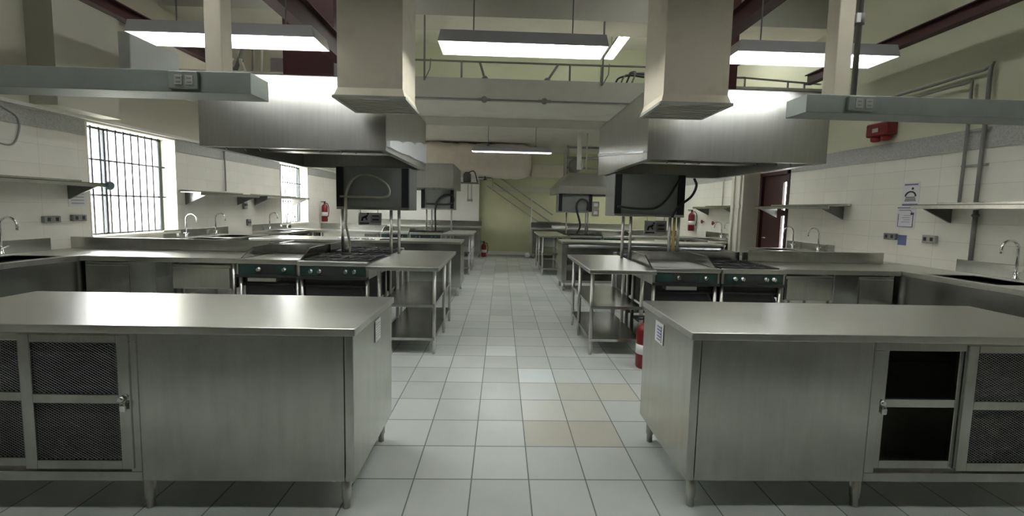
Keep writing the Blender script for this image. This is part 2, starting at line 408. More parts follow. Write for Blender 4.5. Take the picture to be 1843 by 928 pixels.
# ============================================================ WORK CABINETS
def leg_foot(parent, x, y, z1, r=.022, lab=None, taper=.017):
    return MB().tube([(x, y, z1), (x, y, .05), (x, y, .045), (x, y, 0)], [r, r, taper, taper], 12).build('leg', STEEL, parent)
def work_cabinet(s, x0, xs, xd, xe, y0, y1, label):
    """s=+1 extends to +x.  x0 aisle end, xs end of blind panel, xd door split, xe outer end"""
    t = thing('work_cabinet', label, 'cabinet', ((x0+xe)/2, (y0+y1)/2, 0))
    a, b = sorted((x0, xe))
    zb, zt = .15, .87
    MB().box(a-.012, b+.012, y0-.012, y1+.012, zt-.035, zt, bev=.004).build('worktop', STEELT, t)
    m = MB()
    m.box(x0, x0+s*.04, y0, y1, zb, zt-.035, bev=.003)                  # end panel
    m.box(x0+s*.045, xs, y0+.004, y0+.012, zb, zt-.035)         # blind front panel
    m.box(xe, xe-s*.03, y0, y1, zb, zt-.035)
    m.box(a+.03, b-.03, y1-.01, y1, zb, zt-.035)
    m.box(a+.03, b-.03, y0+.03, y1-.01, zb, zb+.02)
    m.build('carcass', STEELP, t)
    m = MB()
    m.box(xs, xe-s*.03, y0, y0+.03, zb, zb+.045, bev=.003).box(xs, xe-s*.03, y0, y0+.03, zt-.075, zt-.035, bev=.003).box(xs, xs+s*.045, y0, y0+.03, zb+.045, zt-.075, bev=.002)
    m.box(xs+s*.01, xe-s*.03, y0+.02, y0+.03, zb+.045, zb+.07)
    m.build('door_track', STEELP, t)
    MB().box(xs+s*.02, xe-s*.03, y0+.08, y1-.02, .50, .515).build('shelf', STEELD, t)
    doors = [(xs+s*.03, xd, 0), (xd-s*.03, xd+s*(abs(xd-xs)-.02), 1)]
    for u0, u1, k in doors:
        u0, u1 = sorted((u0, u1)); yy = y0+.012 if (k == (1 if s < 0 else 0)) else y0-.006
        z0, z1 = zb+.06, zt-.045
        m = MB()
        m.box(u0, u0+.05, yy, yy+.016, z0, z1, bev=.002).box(u1-.05, u1, yy, yy+.016, z0, z1, bev=.002)
        m.box(u0+.05, u1-.05, yy, yy+.016, z0, z0+.04, bev=.002).box(u0+.05, u1-.05, yy, yy+.016, z1-.035, z1, bev=.002)
        zm = .535; m.box(u0+.05, u1-.05, yy, yy+.016, zm-.02, zm+.02, bev=.002)
        d = m.build('door', STEELP, t)
        if not (s > 0 and k == 0): MB().box(u0+.045, u1-.045, yy+.010, yy+.012, z0+.03, z1-.03).build('mesh_panel', MESHM, d)
        if k == 0:
            ux = (u0+.03 if s > 0 else u1-.03)
            MB().lathe((ux, yy, .54), [(.014, 0), (.014, -.012), (.009, -.02)], 14, 'y').build('lock', CHROME, d)
            MB().box(ux-.005, ux+.02, yy-.018, yy-.006, .485, .515, bev=.004).tube(arc((ux+.008, yy-.012, .515), .008, 0, 180, 8), .003, 6).build('padlock', CHROME, d)
    for lx in (x0+s*.05, xs-s*.0, xe-s*.05):
        for ly in (y0+.04, y1-.05): leg_foot(t, lx, ly, zb)
    return t
cabL = work_cabinet(-1, -.65, -1.60, -2.10, -2.72, 1.80, 2.44, 'long steel cabinet with mesh doors at the front, left of the aisle')
MB().box(-.648, -.6455, 2.11, 2.20, .70, .815).build('sticker', PAPER, cabL)
m = MB()
for k in range(6): m.box(-.6457, -.6445, 2.12, 2.19, .72+.014*k, .724+.014*k)
m.build('sticker_print', GREYL, cabL)
cabR = work_cabinet(1, .895, 1.76, 2.235, 2.95, 1.82, 2.46, 'long steel cabinet with mesh doors at the front, right of the aisle')
st = MB().box(.8905, .894, 2.155, 2.265, .69, .805).build('sticker', PAPER, cabR)
m = MB()
for k in range(5): m.box(.8895, .8905, 2.19-.004*k, 2.235, .705+.018*k, .713+.018*k)
m.tube([(.890, 2.175, .70), (.890, 2.175, .79)], .002, 6)
m.build('sticker_print', BLUE, st)

# ============================================================ STATIONS
def worktable(x0, x1, y0, y1, label):
    t = thing('work_table', label, 'table', ((x0+x1)/2, (y0+y1)/2, 0), 'three-tier steel tables along the aisle')
    MB().box(x0, x1, y0, y1, .832, .87, bev=.004).build('table_top', STEELT, t)
    for z in (.49, .165): MB().box(x0+.06, x1-.06, y0+.16, y1-.06, z-.03, z, bev=.003).build('shelf', STEELP, t)
    for x in (x0+.07, x1-.07):
        for y in (y0+.18, (y0+y1)/2+.15, y1-.08): MB().tube([(x, y, .833), (x, y, .04), (x, y, .035), (x, y, 0)], [.019, .019, .013, .013], 12).build('leg', STEEL, t)
    return t
worktable(-1.22, -.56, 3.70, 5.13, 'nearer three-tier steel table left of the aisle, beside the burner range')
worktable(.83, 1.46, 3.74, 5.03, 'nearer three-tier steel table right of the aisle, beside the flat griddle')
worktable(-1.22, -.60, 8.45, 9.95, 'farther three-tier steel table left of the aisle')
worktable(.83, 1.40, 8.55, 10.3, 'farther three-tier steel table right of the aisle')

def knob(parent, x, y, z, s):
    MB().lathe((x, y, z), [(.026, 0), (.024, s*.012), (.018, s*.018), (.016, s*.03)], 16, 'y').box(x-.004, x+.004, y+s*.012, y+s*.036, z-.018, z+.018).build('knob', CHROME, parent)
def appliance(kind, x0, x1, y0, y1, s, label, nk):
    """s=-1 faces the camera (front at y0); s=+1 faces away (front at y1)"""
    t = thing('gas_range' if kind == 'range' else 'flat_griddle', label, 'stove', ((x0+x1)/2, (y0+y1)/2, 0))
    yf, yb = (y0, y1) if s < 0 else (y1, y0)
    def B(m, a, b, c, d, e, f, bev=.003):   # c,d measured from the front inwards
        return m.box(a, b, yf-s*c, yf-s*d, e, f, bev=bev)
    m = MB(); B(m, x0+.005, x1-.005, .02, abs(y1-y0), .70, .85); m.build('body', STEEL, t)
    m = MB(); B(m, x0+.005, x1-.005, 0, .05, .828, .872, .008); m.build('front_rail', STEELT, t)
    m = MB(); B(m, x0+.03, x1-.03, .008, .022, .725, .822, .002); B(m, x0+.005, x1-.005, .004, .03, .695, .722, .002)
    cp = m.build('control_panel', PANELD, t)
    for ga, gb_ in ((x0+.05, x0+.20), (x1-.22, x1-.05)):
        m = MB(); B(m, ga, gb_, .006, .0085, .732, .815, 0); m.build('label_strip', GREEN, cp)
    w = x1-x0
    fr = {2: (.38, .78), 4: (.2, .32, .68, .8)}[nk]
    for f in fr: knob(t, x0+w*f, yf-s*.008, .775, s)
    if kind == 'range':
        m = MB(); B(m, x0+.02, x1-.02, .06, abs(y1-y0)-.02, .850, .858, 0); m.build('drip_tray', IRON, t)
        for ix in range(2):
            for iy in range(2):
                cx = x0+w*(.27+.46*ix); dd = abs(y1-y0); cy = yf-s*(.06+(dd-.08)*(.27+.47*iy))
                a = .145; c = (dd-.08)*.225; m = MB()
                for q in (-1, 1):
                    m.box(cx-a, cx+a, cy+q*c-.008, cy+q*c+.008, .862, .880, bev=.002); m.box(cx+q*a-.008, cx+q*a+.008, cy-c, cy+c, .862, .880, bev=.002)
                for q in range(4):
                    an = math.pi/4+q*math.pi/2
                    m.tube([(cx+.03*math.cos(an), cy+.03*math.sin(an), .885), (cx+a*math.cos(an)*1.2, cy+c*math.sin(an)*1.2, .872)], .007, 6)
                g = m.build('grate', IRON, t)
                MB().lathe((cx, cy, .857), [(.055, 0), (.05, .012), (.03, .016), (.028, .022)], 18).build('burner', IRON, g)
    else:
        m = MB(); B(m, x0+.03, x1-.03, .05, abs(y1-y0)-.03, .852, .866, .002); m.build('griddle_plate', STEELT, t)
        dd = abs(y1-y0); m = MB()
        for xx in (x0+.005, x1-.02):
            poly = [(yf-s*.05, .85), (yf-s*(dd-.0), .85), (yf-s*(dd-.0), .965), (yf-s*.28, .965)]
            m.prism(poly, 'x', xx, xx+.015)
        B(m, x0+.005, x1-.005, dd-.02, dd, .85, .965, .002)
        m.build('splash_guard', STEELP, t)
        m = MB(); B(m, x0+w*.2, x0+w*.65, 0, .10, .655, .69, .002); m.build('grease_tray', STEEL, t)
    m = MB(); B(m, x0+.03, x1-.03, .05, abs(y1-y0)-.04, .20, .225, .002); m.build('under_shelf', STEELD, t)
    m = MB(); B(m, x0+.04, x1-.04, .10, abs(y1-y0)-.03, .42, .695, .004); m.build('dark_void', IRON, t)  # dark box standing in for the shaded void under the stove
    for x in (x0+.03, x1-.03):
        for dy in (.05, abs(y1-y0)-.05):
            MB().tube([(x, yf-s*dy, .70), (x, yf-s*dy, 0)], .019, 10).build('leg', STEEL, t)
    m = MB(); m.tube([(x0+.05, yf-s*.07, .62), (x1-.05, yf-s*.07, .62)], .012, 8); m.tube(smooth_path([(x1-.10, yf-s*.07, .62), (x1-.06, yf-s*.06, .5), (x1-.12, yf-s*.08, .3), (x1-.10, yf-s*.12, .226)]), .012, 8)
    m.build('gas_pipe', RUBBER, t)
    return t
appliance('griddle', -2.58, -1.97, 4.00, 4.66, -1, 'flat steel griddle facing the camera, left of the burner range on the left side', 2)
appliance('range', -1.96, -1.27, 3.94, 4.66, -1, 'four burner gas range facing the camera, left side beside the aisle table', 4)
appliance('griddle', 1.50, 2.18, 3.94, 4.66, -1, 'flat steel griddle facing the camera, right side beside the aisle table', 2)
appliance('range', 2.19, 2.84, 3.94, 4.66, -1, 'four burner gas range facing the camera, right of the griddle on the right side', 4)
appliance('range', -1.96, -1.27, 4.76, 5.42, 1, 'gas range back to back with the near left range, under the near left hood', 4)
appliance('griddle', -2.58, -1.97, 4.76, 5.42, 1, 'griddle back to back with the near left griddle, under the near left hood', 2)
appliance('range', 1.50, 2.18, 4.76, 5.42, 1, 'gas range back to back with the near right griddle, under the near right hood', 4)
appliance('griddle', 2.19, 2.84, 4.76, 5.42, 1, 'griddle back to back with the near right range, under the near right hood', 2)
appliance('range', -1.96, -1.27, 8.75, 9.4, -1, 'gas range facing the camera under the far left hood', 4)
appliance('range', 1.47, 2.18, 8.75, 9.4, -1, 'gas range facing the camera under the far right hood', 4)
appliance('griddle', -2.58, -1.97, 8.75, 9.4, -1, 'griddle facing the camera under the far left hood', 2)
appliance('griddle', 2.19, 2.84, 8.75, 9.4, -1, 'griddle facing the camera under the far right hood', 2)

def counter(x0, x1, y0, y1, s, label, sh=.13, panels=(), ext=(0, 0)):
    """cross counter with an upstand; s=-1 front toward the camera"""
    t = thing('prep_counter', label, 'counter', ((x0+x1)/2, (y0+y1)/2, 0))
    yf, yb = (y0, y1) if s < 0 else (y1, y0)
    MB().box(x0, x1, y0, y1, .82, .87, bev=.004).build('worktop', STEELT, t)
    MB().box(x0-ext[0], x1+ext[1], yb+s*.03, yb, .871, .87+sh, bev=.004).build('backsplash', STEELP, t)
    for (a, b, z0, z1) in panels:
        MB().box(a, b, yf-s*.01, yf-s*.30, z0, z1, bev=.004).box(a+.01, b-.01, yf-s*.0, yf-s*.01, z0+.01, z1-.03, bev=.003).build('drawer', STEELP, t)
    n = max(2, int((x1-x0)/1.0)+1)
    for i in range(n):
        x = x0+.05+(x1-x0-.1)*i/(n-1)
        for y in (y0+.05, y1-.05): MB().tube([(x, y, .82), (x, y, 0)], .019, 10).build('leg', STEEL, t)
    MB().box(x0+.04, x1-.04, y0+.06, y1-.05, .17, .195, bev=.003).build('under_shelf', STEELP, t)
    return t
counter(-4.09, -2.60, 4.05, 4.66, -1, 'steel counter facing the camera between left griddle and left side counter', panels=((-3.22, -2.65, .56, .80), (-4.05, -3.62, .30, .81)), ext=(.67, 0))
counter(2.86, 4.09, 4.03, 4.66, -1, 'steel counter facing the camera between right range and right side counter', panels=((2.90, 3.40, .55, .80), (3.66, 4.03, .30, .81)), ext=(0, .38))
counter(-4.09, -2.60, 4.72, 5.30, 1, 'steel counter facing away behind the near left counter, below the window', sh=.10)
counter(2.86, 4.09, 4.72, 5.30, 1, 'steel counter facing away behind the near right counter, below the wall shelf', sh=.10)
counter(-4.09, -2.60, 8.80, 9.40, -1, 'far left steel counter facing the camera near the second window')
counter(2.86, 4.09, 8.80, 9.40, -1, 'far right steel counter facing the camera near the far sink')

# second row of cabinets behind the stoves
def long_cabinet(x0, x1, y0, y1, label, open_front=False, splash=0):
    t = thing('steel_cabinet', label, 'cabinet', ((x0+x1)/2, (y0+y1)/2, 0))
    MB().box(x0, x1, y0-.012, y1+.012, .835, .87, bev=.004).build('worktop', STEELT, t)
    m = MB()
    s = 1 if abs(x0) < abs(x1) else -1
    xa = x0 if s > 0 else x1; xo = x1 if s > 0 else x0
    m.box(xa, xa+s*.04, y0, y1, .14, .835, bev=.003).box(xo, xo-s*.03, y0, y1, .14, .835)
    m.box(x0+.03, x1-.03, y1-.01, y1, .14, .835).box(x0+.03, x1-.03, y0+.02, y1, .14, .16)
    if not open_front: m.box(x0+.03, x1-.03, y0+.003, y0+.012, .14, .835)
    else:
        m.box(x0+.03, x1-.03, y0, y0+.03, .14, .19, bev=.003)
        for f in (.0, .33, .66): m.box(xa+s*(.04+abs(x1-x0)*f), xa+s*(.09+abs(x1-x0)*f), y0, y0+.03, .19, .80, bev=.002)
    m.build('carcass', STEELP, t)
    if open_front:
        m = MB().box(x0+.05, x1-.05, y0+.04, y1-.02, .45, .465); m.build('shelf', STEELD, t)
        MB().tube([(xa+s*.10, y0-.03, .79), (xo-s*.10, y0-.03, .79)], .032, 14).build('front_rail', STEELD, t)
    if splash: MB().box(x0, x1, y1-.03, y1, .87, .87+splash, bev=.004).build('backsplash', STEELP, t)
    n = 3
    for i in range(n):
        for y in (y0+.04, y1-.05): MB().tube([(x0+.05+(x1-x0-.1)*i/(n-1), y, .14), (x0+.05+(x1-x0-.1)*i/(n-1), y, 0)], .02, 10).build('leg', STEEL, t)
    return t
long_cabinet(-3.4, -.70, -.36, .28, 'steel cabinet behind the camera on the left, seen only as a dark reflection')
long_cabinet(.95, 3.4, -.36, .28, 'steel cabinet behind the camera on the right, seen only as a dark reflection')
long_cabinet(-3.95, -.64, 6.50, 7.16, 'long steel cabinet with a bright top behind the near left hood')
long_cabinet(1.07, 3.95, 7.08, 7.64, 'long open-front steel cabinet behind the near right hood', True)
long_cabinet(-3.9, -.60, 11.75, 12.36, 'far end steel cabinet with upstand, left of the aisle', splash=.16)
long_cabinet(.90, 3.9, 11.75, 12.36, 'far end steel cabinet with upstand, right of the aisle', splash=.16)

# side sinks on the walls
def faucet(parent, x, y, s, h=.36, reach=.16, mat=CHROME):
    """s=+1 reaches toward +x"""
    r = reach/2
    pts = [(x, y, .872), (x, y, .872+h-r)]+[(x+s*(r-r*math.cos(a)), y, .872+h-r+r*math.sin(a)) for a in [math.pi*k/10 for k in range(1, 11)]]+[(x+s*2*r, y, .872+h-r-.04)]
    f = MB().tube(pts, .011, 10).lathe((x, y, .870), [(.026, 0), (.024, .02), (.017, .03), (.017, .08)], 14).build('faucet', mat, parent)
    MB().tube([(x, y, .93), (x+s*.01, y-.055, .955)], .006, 8).tube([(x, y, .93), (x+s*.01, y+.055, .955)], .006, 8).build('faucet_handle', mat, f)
def wall_sink(side, y0, y1, sy0, sy1, fy, basins, label):
    s = -side                                # direction into the room
    X = (XR if side > 0 else XL)+s*.003
    t = thing('sink_counter', label, 'sink', (X+s*.35, (y0+y1)/2, 0))
    m = MB(); d = .69
    # top as strips round the basins
    xs = sorted((X, X+s*d)); 
    cuts = [y0]
    for (b0, b1) in basins: cuts += [b0, b1]
    cuts.append(y1)
    xi0, xi1 = sorted((X+s*.15, X+s*(d-.09)))
    for i in range(0, len(cuts), 2): m.box(xs[0], xs[1], cuts[i], cuts[i+1], .825, .87, bev=.003)
    for (b0, b1) in basins:
        m.box(xs[0], xi0, b0, b1, .825, .87); m.box(xi1, xs[1], b0, b1, .825, .87)
    m.build('worktop', STEELT, t)
    for (b0, b1) in basins:
        m = MB()
        m.box(xi0-.006, xi0, b0-.006, b1+.006, .58, .862).box(xi1, xi1+.006, b0-.006, b1+.006, .58, .862).box(xi0, xi1, b0-.006, b0, .58, .862).box(xi0, xi1, b1, b1+.006, .58, .862).box(xi0-.006, xi1+.006, b0-.006, b1+.006, .572, .58)
        m.lathe(((xi0+xi1)/2, (b0+b1)/2, .578), [(.04, 0), (.04, .004), (.02, .005)], 14)
        m.build('basin', STEELP, t)
    MB().box(X, X+s*.02, sy0, sy1, .87, 1.0, bev=.003).build('backsplash', STEELP, t)
    m = MB().box(X+s*(d-.012), X+s*(d-.002), y0+.02, y1-.02, .50, .825, bev=.002); m.build('apron', STEELP, t)
    for y in (y0+.06, (y0+y1)/2, y1-.06):
        for q in (.06, d-.05): MB().tube([(X+s*q, y, .825), (X+s*q, y, 0)], .019, 10).build('leg', STEEL, t)
    for y in fy: faucet(t, X+s*.085, y, s)
    return t
wall_sink(-1, 2.45, 4.66, 2.45, 4.44, (2.9, 3.95), ((2.62, 3.2), (3.45, 4.0)), 'steel sink counter at the far left edge under the first wall shelf')
wall_sink(1, 2.45, 4.66, 2.45, 4.13, (2.75, 3.58), ((2.5, 3.0), (3.3, 3.86)), 'steel sink counter at the right edge under the first right wall shelf')
wall_sink(-1, 4.72, 7.3, 5.90, 7.26, (6.22, 6.85), ((5.95, 6.45), (6.6, 7.1)), 'left wall sink counter with two faucets, right of the first window')
wall_sink(1, 4.72, 6.68, 5.72, 6.68, (5.92, 6.45), ((5.7, 6.15), (6.22, 6.62)), 'right wall sink counter with two faucets in front of the door')
wall_sink(-1, 7.98, 9.4, 7.98, 9.4, (8.42, 9.1), ((8.1, 8.6), (8.7, 9.2)), 'left wall sink counter beside the second window')
wall_sink(1, 7.98, 9.4, 7.98, 9.4, (8.2, 8.6), ((8.05, 8.42), (8.5, 8.95)), 'right wall sink counter beyond the column and door')

# wall shelves
def wall_shelf(side, y0, y1, label, z=1.56, d=.32):
    s = -side; X = (XR if side > 0 else XL)+s*.001
    t = thing('wall_shelf', label, 'shelf', (X, (y0+y1)/2, z-.2))
    MB().box(X, X+s*d, y0, y1, z-.008, z).box(X+s*(d-.006), X+s*d, y0, y1, z-.045, z, bev=.002).box(X, X+s*.02, y0, y1, z, z+.03).build('shelf_board', STEELP, t)
    for y in (y0+.12, y1-.14):
        MB().prism([(X, z-.008), (X+s*(d-.02), z-.008), (X+s*(d-.02), z-.05), (X, z-.19)], 'y', y, y+.02).build('bracket', STEELD, t)
    return t
wall_shelf(-1, 3.1, 4.80, 'steel wall shelf at the left edge above the first left sink', z=1.60)
wall_shelf(-1, 6.22, 7.70, 'steel wall shelf right of the first window')
wall_shelf(-1, 7.95, 9.66, 'steel wall shelf running in front of the second window')
wall_shelf(1, 2.9, 4.38, 'steel wall shelf at the right edge crossed by two pipes')
wall_shelf(1, 5.50, 7.15, 'steel wall shelf in front of the dark door on the right')
wall_shelf(1, 8.05, 9.50, 'steel wall shelf beyond the column on the right')

# ============================================================ HOODS
def hood(x0, x1, y0, y1, z0, z1, label, slope=0):
    t = thing('exhaust_hood', label, 'exhaust hood', ((x0+x1)/2, (y0+y1)/2, z0))
    m = MB(); th = .012
    sl = slope
    if not sl:
        m.box(x0, x1, y0, y0+th, z0, z1, bev=.003).box(x0, x1, y1-th, y1, z0, z1).box(x0, x0+th, y0+th, y1-th, z0, z1).box(x1-th, x1, y0+th, y1-th, z0, z1).box(x0, x1, y0, y1, z1-th, z1, bev=.003)
    else:
        zz = z0+.17
        m.box(x0, x1, y0, y0+th, z0, zz).box(x0, x1, y1-th, y1, z0, zz).box(x0, x0+th, y0+th, y1-th, z0, zz).box(x1-th, x1, y0+th, y1-th, z0, zz)
        k = .28
        m.hexa([(x0, y0, zz), (x1, y0, zz), (x1, y1, zz), (x0, y1, zz), (x0+k, y0+k, z1), (x1-k, y0+k, z1), (x1-k, y1-k, z1), (x0+k, y1-k, z1)])
    m.build('canopy', STEELH, t)
    m = MB()
    for a in ((x0+th, x1-th, y0+th, y0+.06), (x0+th, x1-th, y1-.06, y1-th), (x0+th, x0+.06, y0+.06, y1-.06), (x1-.06, x1-th, y0+.06, y1-.06)):
        m.box(*a, z0, z0+.02)
    m.build('drip_rim', STEELH, t)
    if not sl:
        yc = (y0+y1)/2; m = MB()
        for q in (-1, 1):
            m.prism([(yc+q*.08, z0+.10), (yc+q*.10, z0+.09), (yc+q*.55, z0+.42), (yc+q*.53, z0+.43)], 'x', x0+.1, x1-.1)
        m.box(x0+.1, x1-.1, yc-.09, yc+.09, z0+.08, z0+.10)
        m.build('filter_bank', STEELP, t)
        m = MB()
        for fx in (.12, .22, .30, .62, .74, .82):
            x = x0+(x1-x0)*fx
            m.tube([(x, y0+.045, z0+.02), (x, y0+.05, z0-.0), (x+.012, y0+.06, z0-.025)], .006, 6)
        m.build('hook', STEELD, t)
    return t
hL = hood(-2.64, -1.03, 3.68, 5.55, 1.90, 2.53, 'large brushed steel exhaust hood behind the left cream duct')
hR = hood(1.30, 2.95, 3.70, 5.58, 1.89, 2.53, 'large brushed steel exhaust hood behind the right cream duct')
h2 = hood(-2.64, -1.03, 8.68, 10.3, 1.82, 2.33, 'smaller-looking far left exhaust hood, seen past the near left hood')
h3 = hood(1.24, 2.85, 9.0, 10.6, 1.78, 2.26, 'far right exhaust hood with a sloping top', slope=1)
# raised white strips standing in for a bright reflection on the hoods' aisle sides
def glint_strip(parent, x, ya, yb, za, zb, s, ha, hb, amp):
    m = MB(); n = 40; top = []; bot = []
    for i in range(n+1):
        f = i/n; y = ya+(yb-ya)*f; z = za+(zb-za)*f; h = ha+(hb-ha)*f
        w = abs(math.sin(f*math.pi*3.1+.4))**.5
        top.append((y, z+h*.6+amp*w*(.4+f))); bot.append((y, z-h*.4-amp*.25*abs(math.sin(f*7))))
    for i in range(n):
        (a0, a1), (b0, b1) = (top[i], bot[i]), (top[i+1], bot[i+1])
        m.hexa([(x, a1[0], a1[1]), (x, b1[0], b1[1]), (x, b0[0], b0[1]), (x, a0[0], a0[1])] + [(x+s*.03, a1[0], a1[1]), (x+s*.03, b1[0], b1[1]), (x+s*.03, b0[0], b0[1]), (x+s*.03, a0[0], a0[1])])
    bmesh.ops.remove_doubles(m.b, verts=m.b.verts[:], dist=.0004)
    return m.build('hood_glint', GLINT_FILM, parent, label='white lumpy strip shaped as a bright reflection on the hood side')
glint_strip(hL, -1.029, 3.70, 5.45, 1.955, 2.07, 1, .04, .20, .04)
glint_strip(hR, 1.299, 3.72, 5.5, 1.955, 2.15, -1, .012, .03, .008)

# box on posts under the hood (broiler)
def broiler(x0, x1, y0, y1, z0, z1, posts, label, hose, hosemat, extra=None):
    t = thing('salamander_broiler', label, 'broiler', ((x0+x1)/2, (y0+y1)/2, .87))
    MB().box(x0, x1, y0, y1, z0, z1, bev=.004).build('body', BOXM, t)
    w = x1-x0
    MB().box(x0+.004, x1-.004, y0-.012, y0, z0, z0+.03, bev=.002).build('bottom_lip', STEEL, t)
    for a in (x0+.004, x1-.085): MB().box(a, a+.075, y0-.014, y0-.0005, z0+.03, z1-.005, bev=.002).build('side_strip', BLACK, t)
    for (x, y, m_) in posts: MB().tube([(x, y, .872), (x, y, z0+.01)], .017, 12).build('post', m_, t)
    for h_, r_ in hose: MB().tube(smooth_path(h_), r_, 10).build('gas_hose', hosemat, t)
    return t
broiler(-1.84, -1.03, 4.62, 5.0, 1.37, 1.84, [(-1.84+.03, 4.71, STEEL), (-1.26, 4.71, STEEL), (-1.17, 4.71, STEEL)],
        'grey steel broiler box on posts under the near left hood, with looping grey hose',
        [([(-1.73, 4.71, .88), (-1.73, 4.70, 1.0), (-1.73, 4.60, 1.2), (-1.72, 4.58, 1.3), (-1.71, 4.57, 1.55), (-1.62, 4.57, 1.72), (-1.45, 4.57, 1.75), (-1.28, 4.57, 1.66), (-1.24, 4.57, 1.56), (-1.30, 4.57, 1.51), (-1.5, 4.57, 1.51), (-1.78, 4.57, 1.51)], .013)], GREYHOSE)
broiler(1.27, 2.08, 4.62, 5.0, 1.36, 1.84, [(1.41, 4.71, STEEL), (1.50, 4.71, STEEL), (1.96, 4.71, STEEL), (2.01, 4.71, YELLOW), (2.06, 4.71, STEEL)],
        'grey broiler box on posts under the near right hood, black hose and yellow pipe',
        [([(1.30, 4.57, 1.47), (1.5, 4.57, 1.45), (1.72, 4.57, 1.46), (1.85, 4.57, 1.56), (1.95, 4.57, 1.72), (2.0, 4.57, 1.80)], .013),
         ([(2.14, 4.55, 1.80), (2.17, 4.55, 1.72), (2.12, 4.55, 1.60), (2.0, 4.55, 1.50), (1.94, 4.56, 1.42), (1.92, 4.57, 1.36)], .014)], RUBBER)
broiler(-1.78, -1.05, 9.1, 9.5, 1.36, 1.80, [(-1.72, 9.44, STEEL), (-1.6, 9.44, STEEL), (-1.15, 9.44, STEEL)],
        'grey broiler box on posts under the far left hood, with looping hose',
        [([(-1.45, 9.05, .9), (-1.45, 9.05, 1.45), (-1.3, 9.05, 1.66), (-1.1, 9.05, 1.68), (-1.06, 9.05, 1.55), (-1.2, 9.05, 1.48), (-1.65, 9.05, 1.49)], .02)], RUBBER)
broiler(1.26, 2.02, 9.1, 9.5, 1.36, 1.77, [(1.5, 9.44, STEEL), (1.95, 9.44, STEEL), (2.0, 9.44, STEEL)],
        'grey broiler box on posts under the far right hood, with hanging black hose',
        [([(1.68, 9.05, .9), (1.75, 9.05, 1.1), (1.65, 9.05, 1.5), (1.75, 9.05, 1.66), (1.9, 9.05, 1.6), (1.9, 9.05, 1.42)], .022)], RUBBER)

# big cream ducts
def big_duct(x0, x1, y0, y1, z0, label):
    t = thing('air_duct', label, 'duct', ((x0+x1)/2, (y0+y1)/2, z0))
    e = .022
    MB().hexa([(x0-e, y0-e, z0), (x1+e, y0-e, z0), (x1+e, y1+e, z0), (x0-e, y1+e, z0), (x0, y0, z0+.07), (x1, y0, z0+.07), (x1, y1, z0+.07), (x0, y1, z0+.07)]).box(x0, x1, y0, y1, z0+.07, ZC).build('duct_body', DUCT, t)
    m = MB().box(x0-e-.008, x1+e+.008, y0-e-.008, y0-e+.02, z0-.012, z0+.008).box(x0-e-.008, x1+e+.008, y1+e-.02, y1+e+.008, z0-.012, z0+.008).box(x0-e-.008, x0-e+.02, y0-e, y1+e, z0-.012, z0+.008).box(x1+e-.02, x1+e+.008, y0-e, y1+e, z0-.012, z0+.008)
    for k in range(9):
        y = y0+(y1-y0)*(k+.5)/9; m.box(x0-e, x1+e, y-.012, y+.006, z0-.006, z0-.002)
    m.build('outlet_grille', GREYL, t)
big_duct(-1.235, -.755, 3.14, 3.58, 2.215, 'large square cream air duct dropping from above, left of the aisle')
big_duct(1.17, 1.65, 3.05, 3.47, 2.215, 'large square cream air duct dropping from above, right of the aisle')

# suspended service raceways
def raceway(x0, x1, y0, y1, z0, z1, s, post_x, ox, label):
    t = thing('service_raceway', label, 'raceway', ((x0+x1)/2, (y0+y1)/2, z0))
    MB().box(x0, x1, y0, y1, z0, z1, bev=.003).build('trunking', GALV, t)
    MB().box(post_x, post_x+.08, y0+.03, y0+.11, z1, ZC, bev=.004).build('post', DUCT, t)
    o = MB().box(ox, ox+.135, y0-.02, y0, z0+.012, z1-.008, bev=.004).build('outlet_box', GALV, t)
    for k in (0, 1):
        cx = ox+.05+.05*k; cz = (z0+z1)/2
        MB().box(cx-.018, cx+.018, y0-.023, y0-.0195, cz-.022, cz+.022, bev=.0015).build('socket', GREYL, o)
        for q in (-.009, .009): MB().box(cx-.010, cx+.010, y0-.0245, y0-.0232, cz+q-.003, cz+q+.003).build('socket_slot', GREYP, o)
    return t
rl = raceway(-3.6, -1.20, 2.02, 2.17, 1.93, 2.03, -1, -1.43, -1.57, 'grey metal service raceway hanging over the front left cabinet')
rr = raceway(1.51, 3.9, 2.05, 2.20, 1.93, 2.02, 1, 1.665, 1.71, 'grey metal service raceway hanging over the front right cabinet')
MB().tube([(1.785, 2.10, 2.03), (1.785, 2.10, ZC)], .013, 10).tube([(1.785, 2.10, 2.38), (1.785, 2.10, 2.43)], .022, 10).build('conduit', GREYP, rr)
MB().box(1.755, 1.775, 2.08, 2.09, 2.385, 2.43).build('tape', WHITE, rr)

# red roof steel
for x, y0, y1, z, w, h, lb in ((4.40, 2.4, 5.99, 3.30, .10, .14, 'maroon steel beam running along the upper right wall'), (2.40, 2.2, 5.7, 3.30, .14, .20, 'maroon steel beam above the near right hood'),
                         (-4.02, 2.4, 5.99, 3.30, .10, .14, 'maroon steel beam running along the upper left wall'), (-2.20, 2.2, 5.7, 3.30, .14, .30, 'maroon steel beam above the near left hood')):
    m = MB().box(x-w/2, x+w/2, y0, y1, z, z+.012).box(x-w/2, x+w/2, y0, y1, z+h-.012, z+h).box(x-.008, x+.008, y0, y1, z+.012, z+h-.012)
    t = m.build('steel_beam', MAROON, label=lb, cat='beam', group='maroon steel beams over the kitchen')
for x0, x1, lb in ((-2.98, -2.30, 'tall maroon steel panel on the mezzanine beam behind the left duct'), (2.50, 3.22, 'tall maroon steel panel on the mezzanine beam behind the right duct')):
    MB().box(x0, x1, 5.74, 5.97, 2.98, ZC-.002, bev=.01).box(x0-.02, x1+.02, 5.73, 5.995, 2.94, 2.98).build('steel_column', MAROON, label=lb, cat='column')

